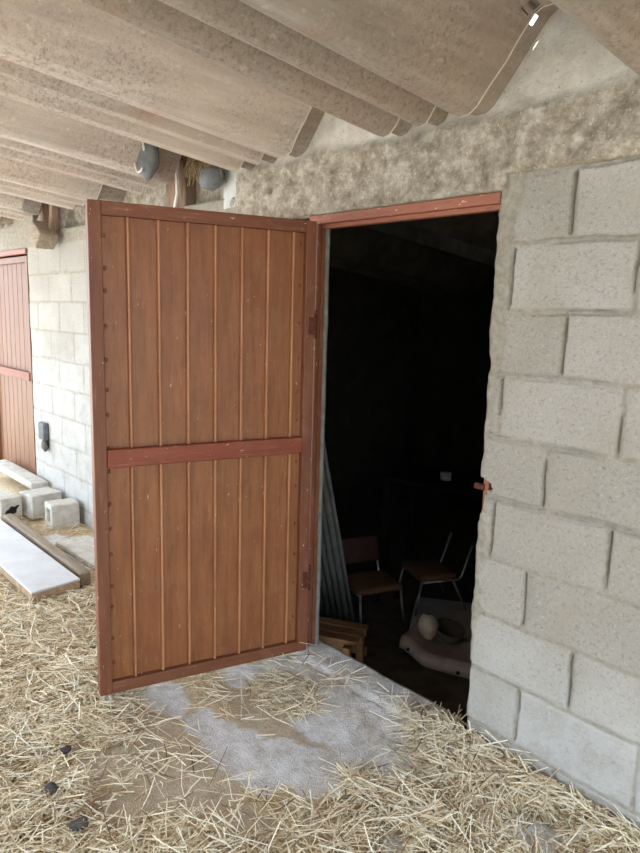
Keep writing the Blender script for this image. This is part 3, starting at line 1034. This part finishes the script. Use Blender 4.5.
pt = at_y(175, 148, -.03)
rt = at_y(179, 150, -.03); rb = at_y(174, 212, -.02)
bm = bmesh.new()
tube(bm, [(rt.x + .004, -.03, 2.462), (rt.x - .005, -.03, rt.z), (rt.x - .03, -.025, (rt.z * .6 + rb.z * .4)), (rt.x - .035, -.02, (rt.z * .3 + rb.z * .7)), (rb.x, -.02, rb.z)], .009, 8)
ro = obj('rope', bm, M_rope, None, True); tag(ro, 'short white rope hanging from the roof in front of the brown post', 'rope')
bm = bmesh.new()
c = at_y(170, 152, -.04)
for i in range(46):
    a0 = Vector((c.x + random.uniform(-.09, .07), -.04 + random.uniform(-.02, .015), c.z + random.uniform(.0, .10)))
    q = [a0]
    for s in range(3): q.append(q[-1] + Vector((random.uniform(-.025, .025), random.uniform(-.012, .012), random.uniform(-.055, -.012))))
    tube(bm, q, .0035, 4)
rg = obj('twine_tangle', bm, M_redrag); tag(rg, 'reddish tangle of twine wedged under the roof beside the white rope', 'twine')
bm = bmesh.new()
c = at_y(203, 160, -.05)
for i in range(110):
    th = random.uniform(-1.0, 1.0)
    a0 = Vector((c.x + random.uniform(-.10, .10), -.03 + random.uniform(-.03, .03), c.z + random.uniform(0, .07)))
    q = [a0, a0 + Vector((math.sin(th) * .05, random.uniform(-.03, 0), -.03)), a0 + Vector((math.sin(th) * .10, random.uniform(-.04, 0), -.07 - random.uniform(0, .05)))]
    tube(bm, q, .0022, 4)
ne = obj('bird_nest', bm, M_nest); tag(ne, 'ragged tuft of straw poking out between roof sheet and wall top', 'nest', kind='thing')


def lump(px, py, y, sx, sy, sz, seed, label, ring=False):
    c = at_y(px, py, y)
    r = thing('grey_bundle', label, 'bundle', (c.x, c.y, c.z), 0, 'grey bundles under the roof')
    bm = stone_bm(sx, sy, sz, seed, 3, .14); obj('body', bm, M_greyplast, r, True)
    if ring:
        bm = bmesh.new()
        q = [Vector((math.cos(t) * sx * .62, -sy * 1.02 * math.sqrt(max(0, 1 - .62 ** 2)) - .012, math.sin(t) * sz * .72)) for t in np.linspace(.2, 2 * math.pi - .9, 22)]
        tube(bm, q, .005, 5); obj('cord', bm, M_rope, r, True)
    return r


lump(148, 157, -.265, .075, .04, .10, 51, 'dark grey oval bundle with a pale cord loop, wedged left of the rope', True)
lump(212, 178, -.05, .075, .05, .055, 52, 'dark grey lump hanging under the roof between straw tuft and pale pillar')
# splintered timber hanging at the far left
c0 = at_y(37, 204, -.05); c1 = at_y(43, 236, -.10)
tm = thing('timber_offcut', 'broken timber end hanging below the roof sheets above the far door', 'timber', (c1.x, c1.y, c1.z))
bm = rough_box((.16, .13, .12), 61, .012, 3, .01)
bmesh.ops.transform(bm, matrix=Matrix.Rotation(math.radians(38), 4, 'Y') @ Matrix.Translation((0, 0, -.05)), verts=bm.verts)
obj('block', bm, M_grywood, tm, True)
bm = bmesh.new(); d = c0 - c1
box(bm, (-.06 + 0, .03, .20), (.07, .05, .46), Matrix.Rotation(math.radians(-10), 3, 'Y'), .01); box(bm, (.07, .05, .15), (.05, .05, .26), Matrix.Rotation(math.radians(16), 3, 'Y'), .01)
obj('strut', bm, M_brownpost, tm)

# wire at the light hole in the roof
h0 = at(517, -3, 1, -.16); h1 = at(528, 15, 1, -.13)
bm = bmesh.new(); tube(bm, [h0 + Vector((0, 0, .012)), h0.lerp(h1, .5) - Vector((0, 0, .006)), h1], .0018, 6)
wr = obj('wire', bm, M_rust, None, True); tag(wr, 'thin dark wire at the bright hole in the roof', 'wire')

# ------------------------------------------------------------------ stones on the straw
for i, (px, py, sx, sy, sz, lab) in enumerate([
        (51, 792, .024, .019, .017, 'dark rounded stone in the straw, middle one of three at lower left'),
        (79, 827, .027, .020, .016, 'flat dark stone half under straw, nearest to the bottom edge'),
        (66, 751, .020, .016, .012, 'small dark stone in the straw, farthest of the three at lower left')]):
    c = at_z(px, py, .11)
    o = obj('stone', stone_bm(sx, sy, sz, 70 + i, 3, .3), M_dstone, None, True)
    o.location = (c.x, c.y, .12); o.rotation_euler = (0, 0, i)
    rest(o, gz(c.x, c.y) + .012)
    tag(o, lab, 'stone', 'dark stones in the straw')

# ------------------------------------------------------------------ inside the dark store
ZF = RZ


def leg(name, pts, parent, r=.010, mat=None):
    bm = bmesh.new(); tube(bm, bend(pts, .03), r, 8); return obj(name, bm, mat or M_chrome, parent, True)


def chair(label, loc, rz, sc, back):
    c = thing('chair', label, 'chair', loc, rz, 'old tube-legged chairs in the store')
    w, d, h = .17 * sc, .17 * sc, .26 * sc
    for s in (-1, 1):
        leg('leg', [(d + .05 * sc, s * (w + .01), .0), (d, s * w, h)], c, .010 * sc)
        leg('leg', [(-d - .06 * sc, s * (w + .01), .0), (-d + .05, s * w, h - .01)], c, .010 * sc)
        leg('back_upright', [(d, s * w, h), (-d, s * w, h), (-d - .09 * sc, s * w, h + .27 * sc)], c, .010 * sc)
    bm = bmesh.new(); box(bm, (0.02, 0, h + .03 * sc), (2 * d - .01, 2 * w + .02, .05 * sc), None, .022 * sc, 4)
    obj('seat', bm, M_seat, c, True)
    if back:
        bm = bmesh.new(); box(bm, (-d - .065 * sc, 0, h + .20 * sc), (.03, 2 * w + .03, .20 * sc), Matrix.Rotation(math.radians(-18), 3, 'Y'), .013, 3)
        obj('backrest', bm, M_back, c, True)
    return c


ch_r = at_z(456, 583, ZF + .2); ch_f = at_z(409, 583, ZF + .2)
mid = at_z(431, 578, ZF + .2)
dv = (ch_f - ch_r)
chair('low chair with a brown seat and bare metal uprights, back of the dark store', (mid.x, mid.y, ZF + .024), math.atan2(dv.y, dv.x) + .25, .80, False)
m2 = at_z(370, 584, ZF + .22)
chair('low chair with dark red backrest, between leaning sheet and brown-seated chair', (m2.x, m2.y, ZF), math.radians(-18), .82, True)

# leaning corrugated sheet
b0 = at_z(358, 640, ZF)
t1 = at(321, 420, 1, .42)
rootl = thing('corrugated_sheet', 'grey corrugated sheet leaning upright just inside the doorway', 'sheet', (0, 0, 0))
e = (t1 - b0)
bm = bmesh.new()
n = 60; Wd = .48
side = Vector((-.80, -.32, 0)).normalized()
nr = e.cross(side).normalized()
rows = []
for j in range(2):
    rows.append([bm.verts.new(b0 + e * j + side * (Wd * i / n) + nr * .008 * math.sin(i / n * Wd / .04 * 2 * math.pi)) for i in range(n + 1)])
for i in range(n): bm.faces.new((rows[0][i], rows[0][i + 1], rows[1][i + 1], rows[1][i]))
o = obj('sheet', bm, M_corr, rootl, True); md = o.modifiers.new('thick', 'SOLIDIFY'); md.thickness = .005

# wooden crate at the foot of the sheet
ck = at_z(363, 664, ZF)
cr = thing('wooden_crate', 'small slatted wooden crate at the foot of the leaning sheet', 'crate', (ck.x, ck.y, ZF), math.radians(28))
H = .21
for (x, y) in ((-.02, -.02), (-.02, -.26), (-.36, -.02), (-.36, -.26)):
    bm = bmesh.new(); box(bm, (x, y + .02, H / 2), (.04, .04, H), None, .004); obj('post', bm, M_wood, cr)
for (y, z) in ((-.02, H - .025), (-.22, H - .025), (.008, .06)):
    bm = bmesh.new(); box(bm, (-.19, y + .028, z), (.40, .016, .05), None, .003); obj('slat', bm, M_wood, cr)
for y in (-.02, -.10, -.18):
    bm = bmesh.new(); box(bm, (-.19, y, H + .008), (.42, .06, .016), None, .003); obj('slat', bm, M_wood, cr)

# moulded seat shell lying on the floor
s0 = at_z(398, 648, ZF + .08); s1 = at_z(466, 672, ZF + .06)
sd = (s1 - s0); Ls = sd.length; ang = math.atan2(sd.y, sd.x)
sh = thing('seat_shell', 'curved pinkish plywood seat shell lying on the store floor', 'seat shell', (s0.x, s0.y, ZF), ang)
bm = bmesh.new(); rows = []
nu, nv = 24, 12
for i in range(nu + 1):
    u = i / nu
    row = []
    for j in range(nv + 1):
        v = j / nv
        z = .045 + .075 * (1 - sstep(0, .35, u)) + .02 * u + .05 * (2 * v - 1) ** 2 * .4
        x = u * (Ls + .10); y = (v - .0) * .30 * (1 - .18 * abs(2 * u - 1) ** 3)
        if v < .12: z -= (.12 - v) * .55; y += (.12 - v) * .22
        row.append(bm.verts.new((float(x), float(y), float(z))))
    rows.append(row)
for i in range(nu):
    for j in range(nv): bm.faces.new((rows[i][j], rows[i + 1][j], rows[i + 1][j + 1], rows[i][j + 1]))
o = obj('shell', bm, M_ply2, sh, True); md = o.modifiers.new('thick', 'SOLIDIFY'); md.thickness = .012
for u in (.14, .88):
    bm = bmesh.new(); bmesh.ops.create_uvsphere(bm, u_segments=8, v_segments=6, radius=.010, matrix=Matrix.Translation((u * Ls, .01, .045 + (.075 * (1 - float(sstep(0, .35, u)))) - .01)))
    obj('bolt', bm, M_black, sh, True)

# pale boards on the floor
pb = at_z(462, 622, ZF)
o = obj('pale_board', rough_box((.80, .62, .02), 81, .002, 3, .005), M_pale, None, True); o.location = (pb.x + .10, pb.y + .02, ZF + .001); o.rotation_euler = (0, 0, math.radians(35))
tag(o, 'pale grey board lying on the store floor beneath the low chair', 'board')

# rocks / bowl on the shell
cs = at_z(436, 645, ZF + .09)
bo = at_z(440, 640, ZF + .08)
bwl = thing('bowl', 'dark tipped bowl beside the beige stone on the seat shell', 'bowl', (bo.x + .035, bo.y + .01, ZF + .098))
bm = bmesh.new(); rings = []
prf = [(.0, .0), (.05, .002), (.078, .03), (.088, .075), (.082, .075), (.07, .03), (.045, .010), (.0, .008)]
for (r, z) in prf:
    rings.append([bm.verts.new((r * math.cos(t), r * math.sin(t), z)) for t in np.linspace(0, 2 * math.pi, 24, endpoint=False)] if r > 0 else [bm.verts.new((0, 0, z))])
for a, b in zip(rings, rings[1:]):
    for k in range(24):
        k2 = (k + 1) % 24
        if len(a) == 1: bm.faces.new((a[0], b[k], b[k2]))
        elif len(b) == 1: bm.faces.new((a[k], b[0], a[k2]))
        else: bm.faces.new((a[k], b[k], b[k2], a[k2]))
bmesh.ops.transform(bm, matrix=Matrix.Rotation(math.radians(14), 4, 'Y'), verts=bm.verts)
obj('wall', bm, M_bowl, bwl, True)
so = at_z(427, 640, ZF + .09)
o = obj('stone', stone_bm(.055, .048, .075, 91, 3, .22), M_stone, None, True); o.location = (so.x, so.y, ZF + .14); rest(o, ZF + .098)
tag(o, 'beige stone chunk sitting on the seat shell in the store', 'stone')

# low table at the back with a small pale tin
tb = at_z(450, 478, .42)
tbl = thing('table', 'dark low table at the very back of the store', 'table', (tb.x, tb.y, ZF), .2)
bm = bmesh.new(); box(bm, (0, 0, .70), (.9, .5, .03), None, .004); obj('tabletop', bm, M_bowl2, tbl)
for sx in (-.4, .4):
    for sy in (-.2, .2):
        bm = bmesh.new(); box(bm, (sx, sy, .3425), (.05, .05, .685)); obj('leg', bm, M_bowl2, tbl)
tn = thing('tin', 'small pale tin on the low table deep in the store', 'tin', (tb.x, tb.y - .05, ZF + .7155))
bm = bmesh.new(); tube(bm, [(0, 0, 0), (0, 0, .045)], .040, 20); obj('can', bm, M_pale, tn, True)
bm = bmesh.new(); tube(bm, [(0, 0, .0455), (0, 0, .052)], .042, 20); obj('lid', bm, M_pale, tn, True)

# ------------------------------------------------------------------ light: open shed under a bright sky
w = bpy.data.worlds.new('sky'); scene.world = w; w.use_nodes = True
bg = w.node_tree.nodes['Background']
bg.inputs['Color'].default_value = (.72, .86, 1.0, 1); bg.inputs['Strength'].default_value = 2.5
sun_d = bpy.data.lights.new('sun', 'SUN'); sun_d.energy = 9.0; sun_d.angle = .01; sun_d.color = (1, .94, .85)
sun = bpy.data.objects.new('sun', sun_d); COL.objects.link(sun)
sun.rotation_euler = Vector((-.38, 1.05, -1)).to_track_quat('-Z', 'Y').to_euler()

scene.view_settings.view_transform = 'Standard'
scene.view_settings.look = 'None'
scene.view_settings.exposure = 1.2
scene.view_settings.gamma = 1.0
scene.view_settings.use_curve_mapping = False
scene.cycles.max_bounces = 8
scene.cycles.diffuse_bounces = 6
